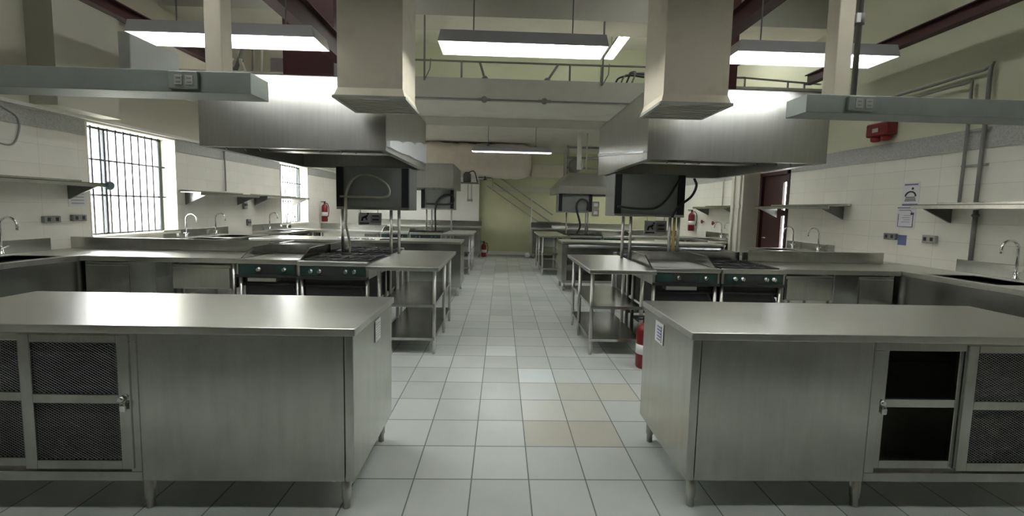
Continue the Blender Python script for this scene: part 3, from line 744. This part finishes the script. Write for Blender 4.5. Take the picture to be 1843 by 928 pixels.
# ============================================================ MEZZANINE RAILING, CONDUITS, CLUTTER
t = thing('railing', 'thin grey pipe railing along the mezzanine edge between the cream ducts', 'railing', (.4, 6.2, 3.26))
MB().tube([(-2.2, 6.1, 3.52), (2.6, 6.1, 3.52)], .014, 8).build('top_rail', GREYP, t)
for x in (-2.0, -.62, .95, 1.41, 2.4): MB().tube([(x, 6.1, 3.26), (x, 6.1, 3.52)], .015, 8).build('post', GREYP, t)
for a, c in ((-.28, -.36), (.62, .78)):
    MB().tube([(a if a < 0 else a, 6.07, 3.27), (c if a < 0 else c, 6.1, 3.52)], .017, 8).lathe((a, 6.07, 3.261), [(.05, 0), (.05, .02), (.025, .05)], 12).build('brace', GREYP, t)
t = thing('electrical_conduit', 'thin conduit with two junction boxes along the face of the mezzanine beam', 'conduit', (.4, 5.98, 2.93))
MB().tube([(-2.4, 5.975, 2.96), (2.5, 5.975, 2.96)], .012, 8).build('pipe', GREYP, t)
for x in (-.28, .58): MB().lathe((x, 5.999, 2.96), [(.045, 0), (.045, -.035), (.03, -.045)], 14, 'y').tube([(x-.09, 5.975, 2.96), (x+.09, 5.975, 2.96)], .02, 8).build('junction_box', GREYP, t)
for x, lb in ((-1.13, 'thin vertical conduit beside the left cream duct, running up past the beam'), (1.40, 'thin vertical conduit beside the right cream duct, running up past the light')):
    MB().tube([(x, 5.97, 3.2), (x, 5.97, 4.08)], .013, 8).tube([(x, 5.97, 3.2), (x+.08, 5.95, 3.35), (x+.09, 5.97, 3.5)], .008, 6).build('vertical_conduit', GREYP, label=lb, cat='conduit')
t = thing('pipe_run', 'tangle of bent pipes on the mezzanine beam beside the right cream duct', 'pipe', (1.85, 6.1, 3.262))
for k in range(4):
    MB().tube(smooth_path([(1.62+.08*k, 6.12, 3.262), (1.68+.08*k, 6.12, 3.36+.03*k), (1.86, 6.12+.03*k, 3.40+.02*k), (2.05, 6.12, 3.38+.02*k)]), .013, 8).build('pipe', GREYP if k % 2 else RUBBER, t)
t = thing('pipe_run', 'two horizontal pipes over the right part of the mezzanine beam', 'pipe', (3.4, 6.1, 3.262))
MB().tube([(2.55, 6.12, 3.42), (3.55, 6.12, 3.42)], .015, 8).tube([(3.55, 6.12, 3.42), (4.70, 6.12, 3.36)], .014, 8).build('pipe', GREYP, t)
MB().tube([(2.5, 6.18, 3.60), (3.3, 6.18, 3.60)], .012, 8).build('pipe', GREYP, t)
for x in (2.7, 2.95, 3.55, 4.2, 4.45): MB().tube([(x, 6.12, 3.262), (x, 6.12, 3.42 if x < 3.6 else 3.375)], .014, 8).build('pipe_stand', GREYP, t)
MB().tube([(2.90, 6.05, 3.272), (3.5, 6.05, 3.65)], .022, 8).build('brace', INK, t)
t = thing('bracket_clutter', 'clutter of brackets and pipe ends on the mezzanine beam above the near left hood', 'brackets', (-3.6, 6.1, 3.262))
for k, (x, dx, h) in enumerate(((-4.0, .1, .22), (-3.86, .12, .34), (-3.72, -.1, .30), (-3.60, .0, .36), (-3.48, .0, .34), (-3.95, .22, .18))):
    MB().tube([(x, 6.12, 3.262), (x+dx, 6.14, 3.262+h)], .028 if k < 3 else .016, 8).build('bracket', COLP if k % 2 == 0 else GREYP, t)
MB().box(-3.45, -3.1, 6.3, 6.34, 3.262, 3.55).build('board', pm('dusty_purple_board', (.28, .24, .25), .8), t)
MB().box(-2.55, -2.45, 5.95, 6.02, 3.262, 3.42, bev=.004).build('white_post', WHITEP, t)
# upper alcove details seen above the near left hood
struct('trim_10', COLP, (XL, -2.9, 7.2, 7.4, 3.26, 4.05), (XL, -2.9, 7.2, 7.4, 4.42, ZC))
MB().box(-4.55, -3.9, 7.12, 7.20, 4.02, 4.40).build('dark_opening', MAROON, label='dark rectangular panel standing in for a dark opening high on the upper wall left of the maroon panel', cat='panel')  # dark sheet in place of the shaded alcove opening
# pale grey box high on the left wall
t = thing('wall_cabinet', 'pale grey boxy unit high on the left wall behind the left light', 'wall unit', (XL+.2, 5.6, 2.85))
MB().box(XL+.002, XL+.25, 5.24, 6.0, 2.85, 3.45, bev=.012).build('body', AC, t)
MB().box(XL+.25, XL+.262, 5.27, 5.97, 2.90, 2.96, bev=.003).build('vent_strip', GREYL, t)
MB().tube(smooth_path([(XL+.06, 3.4, 3.62), (XL+.06, 4.30, 3.62), (XL+.32, 4.34, 3.62), (XL+.32, 5.02, 3.62), (XL+.06, 5.10, 3.62), (XL+.06, 5.98, 3.62)], 2), .016, 8).build('cable_run', INK, label='dark cable running along the upper left wall above the left light', cat='cable')

# pipes on the right wall
t = thing('wall_pipes', 'pair of grey pipes rising up the right wall behind the first right shelf', 'pipe', (XR-.05, 4.06, 1.58))
MB().tube(smooth_path([(XR-.05, 4.14, 1.585), (XR-.05, 4.14, 2.72), (XR-.06, 4.20, 2.80), (XR-.06, 4.8, 2.80), (XR-.06, 5.95, 2.84)], 4), .014, 8).build('pipe', GREYP, t)
MB().tube(smooth_path([(XR-.05, 3.99, 1.585), (XR-.05, 3.99, 2.84), (XR-.05, 4.04, 2.89), (XR-.05, 4.7, 2.88), (XR-.05, 5.97, 2.88)], 4), .017, 8).build('pipe', GREYP, t)
for z in (1.95, 2.3): MB().box(XR-.035, XR-.001, 3.955, 4.175, z, z+.02).build('pipe_clip', GREYL, t)
MB().tube([(XR-.04, 3.99, 1.0), (XR-.04, 3.99, 1.51)], .019, 8).lathe((XR-.04, 3.99, 1.44), [(.025, 0), (.032, .015), (.025, .03)], 10).build('drop_pipe', GREYP, label='dark pipe below the first right shelf running down to the sink splash', cat='pipe')
for k, y in enumerate((7.62, 7.82)): 
    MB().tube([(XR-.325, y, .3), (XR-.325, y, 2.9)], .016, 8).box(XR-.34, XR-.31, y-.03, y+.03, 1.52, 1.60).build('column_pipe', COLP, label=('pale pipe on the column beside the dark door, nearer the door' if k == 0 else 'pale pipe on the column beside the dark door, farther from the door'), cat='pipe')
MB().tube([(XR-.03, 8.75, 1.59), (XR-.03, 8.75, 2.4)], .012, 8).build('shelf_pipe', COLP, label='thin vertical pipe rising from the shelf beyond the right column', cat='pipe')
MB().tube([(XL+.03, 7.22, 1.61), (XL+.03, 7.22, 2.31)], .012, 8).build('shelf_pipe', GREYL, label='thin vertical pipe rising from the left wall shelf right of the first window', cat='pipe')

# notices and outlets
def notice(side, y0, y1, z0, z1, label, art, mat=PAPER):
    X = XR-.001 if side > 0 else XL+.001; s = -side
    t = MB().box(X, X+s*.003, y0, y1, z0, z1).build('wall_notice', mat, label=label, cat='notice')
    art(t, X+s*.0032, s, y0, y1, z0, z1); return t
def art1(t, x, s, y0, y1, z0, z1):
    w = y1-y0; h = z1-z0; m = MB()
    m.box(x, x+s*.001, y0+.1*w, y1-.1*w, z1-.12*h, z1-.06*h).box(x, x+s*.001, y0+.05*w, y1-.05*w, z0+.03*h, z0+.11*h)
    m.build('print', PURPLE, t)
    m = MB().lathe((x, (y0+y1)/2-.02, z0+.74*h), [(.014, 0), (.014, s*.001)], 12, 'x')
    m.tube([(x, (y0+y1)/2+.06*math.cos(a), z0+.42*h+.055*math.sin(a)) for a in [math.pi*k/8 for k in range(9)]], .008, 6)
    for k in range(3): m.box(x, x+s*.001, (y0+y1)/2-.055-.006*k, (y0+y1)/2+.055+.006*k, z0+(.36-.07*k)*h, z0+(.395-.07*k)*h)
    m.build('print', INK, t)
def art2(t, x, s, y0, y1, z0, z1):
    w = y1-y0; h = z1-z0; m = MB()
    m.tube([(x, y0+.12*w, z0+.08*h), (x, y0+.12*w, z1-.3*h), (x, y0+.3*w, z1-.14*h), (x, y1-.1*w, z1-.14*h)][::1], .004, 6)
    m.tube([(x, y0+.12*w, z0+.08*h), (x, y1-.08*w, z0+.08*h), (x, y1-.08*w, z1-.32*h)], .004, 6)
    m.box(x, x+s*.001, y0, y1, z1-.05*h, z1)
    for k in range(4): m.box(x, x+s*.001, y0+.28*w, y1-.28*w-.1*w*(k % 2), z0+(.3+.1*k)*h, z0+(.32+.1*k)*h)
    m.build('print', PURPLE, t)
    MB().box(x, x+s*.001, y0+.08*w, y0+.26*w, z1-.36*h, z1-.25*h).build('print', INK, t)
notice(1, 4.60, 4.80, 1.55, 1.83, 'upper paper notice with a dark figure on the right wall between the two shelves', art1)
notice(1, 4.62, 4.84, 1.29, 1.54, 'lower paper notice with a box outline on the right wall between the two shelves', art2)
def art3(t, x, s, y0, y1, z0, z1):
    m = MB()
    for k in range(5): m.box(x, x+s*.001, y0+.03, y1-.03, z0+.03+.035*k, z0+.045+.035*k)
    m.build('print', GREYL, t)
notice(-1, 4.66, 4.86, 1.33, 1.52, 'white printed notice on the left wall under the round blue disc', art3)
MB().lathe((XL+.33, 4.795, 1.575), [(.05, 0), (.05, .012)], 20, 'y').build('wall_disc', BLUEL, label='round pale blue disc at the end of the left wall shelf', cat='disc')
def outlet(side, y, z, w, h, mat, label):
    s = -side; X = (XR if side > 0 else XL)+s*.001
    t = MB().box(X, X+s*.04, y-w/2, y+w/2, z-h/2, z+h/2, bev=.006).build('power_outlet', mat, label=label, cat='outlet')
    for q in (-.25, .25): MB().box(X+s*.04, X+s*.043, y+q*w-.015, y+q*w+.015, z-.02, z+.02, bev=.001).build('socket', INK, t)
outlet(-1, 4.46, 1.195, .16, .07, GREYP, 'grey outlet box on the left wall, farther from the first window')
outlet(-1, 4.74, 1.205, .15, .07, GREYP, 'grey outlet box on the left wall, nearer the first window')
outlet(1, 4.88, 1.185, .15, .075, GREYP, 'dark grey outlet box on the right wall below the notices')
outlet(1, 4.42, 1.185, .14, .085, GREYL, 'pale grey outlet box on the right wall left of the drop pipe')
outlet(-1, 7.75, 1.38, .10, .16, GREYL, 'grey outlet box on the left wall below the shelf ends')
outlet(-1, 7.85, 1.05, .10, .12, GREYP, 'low grey outlet box on the left wall beside the second window sink')
MB().box(XR-.006, XR-.001, 4.70, 4.80, 1.09, 1.21, bev=.001).build('tag_card', BLUE, label='small blue card hanging beside the dark outlet box on the right wall', cat='card')
MB().tube(smooth_path([(XL+.02, 3.75, 2.10), (XL+.03, 3.9, 1.98), (XL+.03, 4.12, 1.92), (XL+.03, 4.2, 2.02), (XL+.02, 4.22, 2.20), (XL+.02, 4.05, 2.3)]), .008, 6).build('wire_loop', GREYL, label='thin grey wire loop hanging on the upper left wall', cat='wire')
# red alarm boxes
def alarm(side, y, z, label):
    s = -side; X = (XR if side > 0 else XL)+s*.001
    t = MB().box(X, X+s*.14, y-.15, y+.15, z-.05, z+.12, bev=.02).build('alarm_unit', REDE, label=label, cat='alarm')
    for q in (-.07, .07): MB().lathe((X+s*.07, y+q, z-.05), [(.055, 0), (.05, -.05), (.03, -.06)], 16).build('lamp_head', RED, t)
    MB().box(X+s*.14, X+s*.144, y-.03, y+.05, z+.0, z+.05, bev=.001).build('label_plate', GREYL, t)
alarm(1, 5.08, 2.47, 'red emergency unit mounted on the right wall below the raceway')
alarm(-1, 5.05, 2.52, 'red emergency unit mounted high on the left wall above the window')

# fire extinguishers
def extinguisher(x, y, z, label, h=.5, s=1):
    t = thing('fire_extinguisher', label, 'fire extinguisher', (x, y, z))
    r = .075
    MB().lathe((x, y, z), [(r*.92, 0), (r, .015), (r, h*.78), (r*.8, h*.86), (r*.35, h*.92), (r*.3, h*.95)], 24).build('cylinder', REDE, t)
    MB().lathe((x, y, z+h*.95), [(.022, 0), (.022, .04), (.014, .05)], 12).box(x-.10, x+.03, y-.012, y+.012, z+h*.95+.045, z+h*.95+.06, bev=.002).box(x-.09, x+.02, y-.01, y+.01, z+h*.95+.02, z+h*.95+.03, bev=.002).build('valve', INK, t)
    MB().tube(smooth_path([(x, y-.02, z+h*.98), (x+s*.09, y-.03, z+h*.93), (x+s*.12, y-.03, z+h*.6), (x+s*.10, y-.03, z+h*.25)]), .010, 8).build('hose', RUBBER, t)
    MB().lathe((x, y, z+h*.3), [(r+.001, 0), (r+.0012, h*.2)], 24).build('label_band', WHITE, t)
    return t
extinguisher(1.33, 3.62, 0, 'red fire extinguisher on the floor behind the front right cabinet', .44)
extinguisher(-.50, 11.95, 0, 'red fire extinguisher on the floor at the far end of the aisle', .42)
extinguisher(XL+.12, 10.95, .97, 'red fire extinguisher hung on the left wall beyond the second window', .5)
extinguisher(XR-.12, 9.95, .98, 'red fire extinguisher hung on the right wall beyond the far shelf', .48)
for y, z, lb in ((9.55, 1.22, 'small red valve wheel on the far right wall, nearer the extinguisher'), (9.05, 1.20, 'small red valve wheel on the far right wall, farther from the extinguisher')):
    MB().lathe((XR-.001, y, z), [(.012, 0), (.012, -.05), (.045, -.05), (.045, -.065), (.012, -.07)], 16, 'x').build('valve_wheel', REDE, label=lb, cat='valve')

# signs standing on the far edge of the stoves
def board_sign(x, y, z, w, h, label):
    t = thing('warning_sign', label, 'sign', (x+w/2, y, z))
    MB().box(x, x+w, y, y+.012, z, z+h, bev=.002).build('board', PAPER, t)
    m = MB(); u = h
    m.box(x+.02, x+.13, y-.0015, y-.0003, z+.015, z+.03)
    m.tube([(x+.045, y-.001, z+.05), (x+.055, y-.001, z+.09), (x+.09, y-.001, z+.10), (x+.115, y-.001, z+.12)], [.010, .012, .014, .008], 8)
    m.tube([(x+.09, y-.001, z+.10), (x+.105, y-.001, z+.06)], .008, 8).lathe((x+.118, y-.001, z+.138), [(.012, 0), (.012, -.001)], 10, 'y')
    m.build('pictogram', INK, t)
    MB().box(x+.15, x+w-.01, y-.0015, y-.0003, z+.03, z+h-.03).build('text_panel', GREYL, t)
    m = MB()
    for k in range(2): m.box(x+.17, x+w-.03, y-.0025, y-.0015, z+.06+.045*k, z+.075+.045*k)
    m.build('text_line', INK, t)
    for q in (.03, w-.04): MB().tube([(x+q, y-.01, z+h-.01), (x+q, y-.01, 1.366)], .005, 8).build('hanger', STEEL, t)
board_sign(1.77, 5.02, 1.14, .28, .17, 'white warning sign with a slipping figure behind the posts of the near right broiler')
board_sign(-1.74, 5.02, 1.18, .28, .15, 'white warning sign with a slipping figure behind the posts of the near left broiler')

# ============================================================ FAR END
t = thing('insulated_duct', 'large crinkled silver foil insulated duct hanging under the mezzanine ceiling', 'duct', (-.5, 11.0, 2.2))
m = MB(); prof = []
hw, zc = .48, 2.66
def ring(x, sc):
    out = []
    for k in range(28):
        a = 2*math.pi*k/28; c, s_ = math.cos(a), math.sin(a); e = .55
        out.append((x, 11.0+.42*sc*math.copysign(abs(c)**e, c), zc+.45*sc*math.copysign(abs(s_)**e, s_)))
    return out
xs_ = [-2.5+.13*i for i in range(24)]+[.62, .70, .75]
rings = []
for i, x in enumerate(xs_):
    sc = 1-.03*abs(math.sin(i*2.1)) if i < 24 else (.93, .8, .55)[i-24]
    rings.append([m.b.verts.new((p[0]+random.uniform(-.012, .012), p[1]+random.uniform(-.03, .03), p[2]+random.uniform(-.03, .03))) for p in ring(x, sc)])
for a, c in zip(rings, rings[1:]):
    for k in range(28): m.b.faces.new([a[k], a[(k+1) % 28], c[(k+1) % 28], c[k]]).smooth = True
m.b.faces.new(rings[0]); m.b.faces.new(rings[-1][::-1])
m.build('duct_body', FOIL, t)
MB().box(.76, 1.6, 10.7, 11.2, 2.26, 2.58, bev=.01).build('side_branch', DUCT, t)
m = MB()
for x in (-2.0, -.9, .3): m.tube([(x, 11.0, 3.09), (x, 11.0, 3.119)], .012, 6)
m.build('hanger', GREYP, t)
MB().tube([(-.45, 10.75, 2.26), (-.45, 10.75, 2.17)], .012, 8).lathe((-.45, 10.75, 2.15), [(.03, 0), (.06, .01), (.02, .03)], 12).box(-.62, -.28, 10.72, 10.78, 2.20, 2.215).build('sprinkler_head', INK, t)
# stair rails on the far wall
t = thing('stair_railing', 'sloping pipe stair railing in front of the pale green far wall', 'railing', (.5, 12.3, .0))
for dz, x0, x1 in ((0, -.05, 1.55), (-.26, -.25, 1.6), (-.50, -.45, 1.4)):
    za = 2.34+dz-( x0+.05)*.64*0; 
    MB().tube([(x0, 12.42, 2.32+dz-(x0+.05)*.66), (x1, 12.42, 2.32+dz-(x1+.05)*.66)], .018, 8).build('rail', GREYL, t)
MB().tube([(.90, 12.42, .0), (.90, 12.42, 1.72)], .025, 8).build('post', COLP, t)
MB().tube([(-.30, 12.42, 1.95), (-.30, 12.42, 2.35)], .022, 8).build('post', COLP, t)
MB().box(-.36, 1.9, 12.47, 12.59, 1.93, 2.08, bev=.004).build('landing_beam', COLP, t)
t.location.z = 0
# cage of pipes above the far right hood
t = thing('fan_unit', 'dark cage of pipes and fan housing above the far right hood', 'fan', (1.9, 10.2, 2.27))
for x in (1.55, 2.4):
    for y in (9.8, 10.28): MB().tube([(x, y, 2.265), (x, y, 2.95)], .03, 8).build('post', GREYL, t)
for z in (2.42, 2.66, 2.9): MB().box(1.52, 2.43, 9.77, 9.83, z-.025, z+.025, bev=.004).build('rail', GREYP, t)
MB().lathe((1.75, 9.9, 2.48), [(.12, -.2), (.17, -.15), (.17, .2), (.12, .25)], 20, 'y').build('housing', GREYP, t)
MB().tube([(1.66, 8.95, 2.3), (1.66, 8.95, 3.12)], .05, 12).build('white_pipe', WHITEP, label='white vertical pipe rising in front of the far right hood', cat='pipe')
MB().tube([(1.82, 8.95, 2.3), (1.82, 8.95, 3.12)], .018, 8).build('thin_pipe', COLP, label='thin vertical pipe right of the white pipe above the far right hood', cat='pipe')
t = thing('fan_unit', 'small dark bracket and motor beside the far left hood', 'fan', (-1.0, 10.0, 2.0))
MB().box(-1.029, -.60, 10.2, 10.5, 2.02, 2.05, bev=.003).build('bracket', GREYP, t)
MB().lathe((-.88, 10.35, 2.05), [(.09, 0), (.10, .05), (.10, .2), (.05, .26)], 16).build('motor', GREYP, t)
MB().tube(smooth_path([(-.85, 10.35, 2.3), (-.7, 10.3, 2.32), (-.62, 10.3, 2.06)]), .012, 8).build('cable', INK, t)
for dx in (0, .1): MB().tube([(-.86+dx*.9, 10.42, 2.02), (-.86+dx*.9, 10.42, 1.62)], .011, 8).build('drop_pipe', COLP, t)
MB().box(-.88, -.74, 10.40, 10.44, 1.58, 1.64, bev=.003).build('junction_box', GREYL, t)
for z, lb in ((1.60, 'upper square vent on the far wall right of the far right broiler'), (1.36, 'lower square vent on the far wall right of the far right broiler')):
    tt = MB().box(2.78, 3.0, YF-.05, YF-.001, z-.1, z+.1, bev=.01).build('wall_vent', GREYP, label=lb, cat='vent')
    MB().box(2.83, 2.95, YF-.055, YF-.05, z-.05, z+.05, bev=.002).build('face', COLP, tt)
# tray on the far right counter, dark cover
tt = MB().box(1.05, 1.75, 11.9, 12.25, 1.035, 1.06, bev=.005).build('tray', STEELD, label='dark flat tray lying on the far right cabinet upstand', cat='tray')
MB().box(1.5, 1.95, 11.95, 12.2, .872, .95, bev=.01).build('container', WHITE, label='pale low container on the far right cabinet', cat='container')
MB().box(.70, .87, 11.9, 12.1, 0, .12, bev=.05).build('paper_bundle', WHITE, label='small white bundle on the floor by the far right cabinet', cat='bundle')
tt = MB().lathe((4.35, 9.6, .0), [(.14, 0), (.17, .5)], 20).build('waste_bin', GREYP, label='grey bin beside the far right wall sink', cat='bin')
MB().lathe((4.35, 9.6, .5), [(.18, 0), (.18, .03), (.05, .06)], 20).build('lid', INK, tt)

def crumple(name, x0, x1, y0, y1, z, label, cat, mat):
    m = MB(); nx, ny = 12, 7
    g = [[m.b.verts.new((x0+(x1-x0)*i/nx, y0+(y1-y0)*j/ny, z+random.uniform(.004, .035))) for j in range(ny+1)] for i in range(nx+1)]
    for i in range(nx):
        for j in range(ny): m.b.faces.new([g[i][j], g[i+1][j], g[i+1][j+1], g[i][j+1]])
    o = m.build(name, mat, label=label, cat=cat)
    md = o.modifiers.new('thickness', 'SOLIDIFY'); md.thickness = .003; md.offset = 0
    return o
crumple('plastic_film', -2.62, -2.30, 6.56, 6.72, .870, 'crumpled white film on the long left cabinet behind the stoves, left piece', 'film', GLINT_FILM)
crumple('plastic_film', -2.22, -2.02, 6.54, 6.64, .870, 'small crumpled white film on the long left cabinet, right piece', 'film', GLINT_FILM)
tt = MB().box(-1.95, -1.66, 6.6, 6.8, .871, .885, bev=.004).build('flat_pan', IRON, label='dark flat pan on the long left cabinet beside the broiler posts', cat='pan')
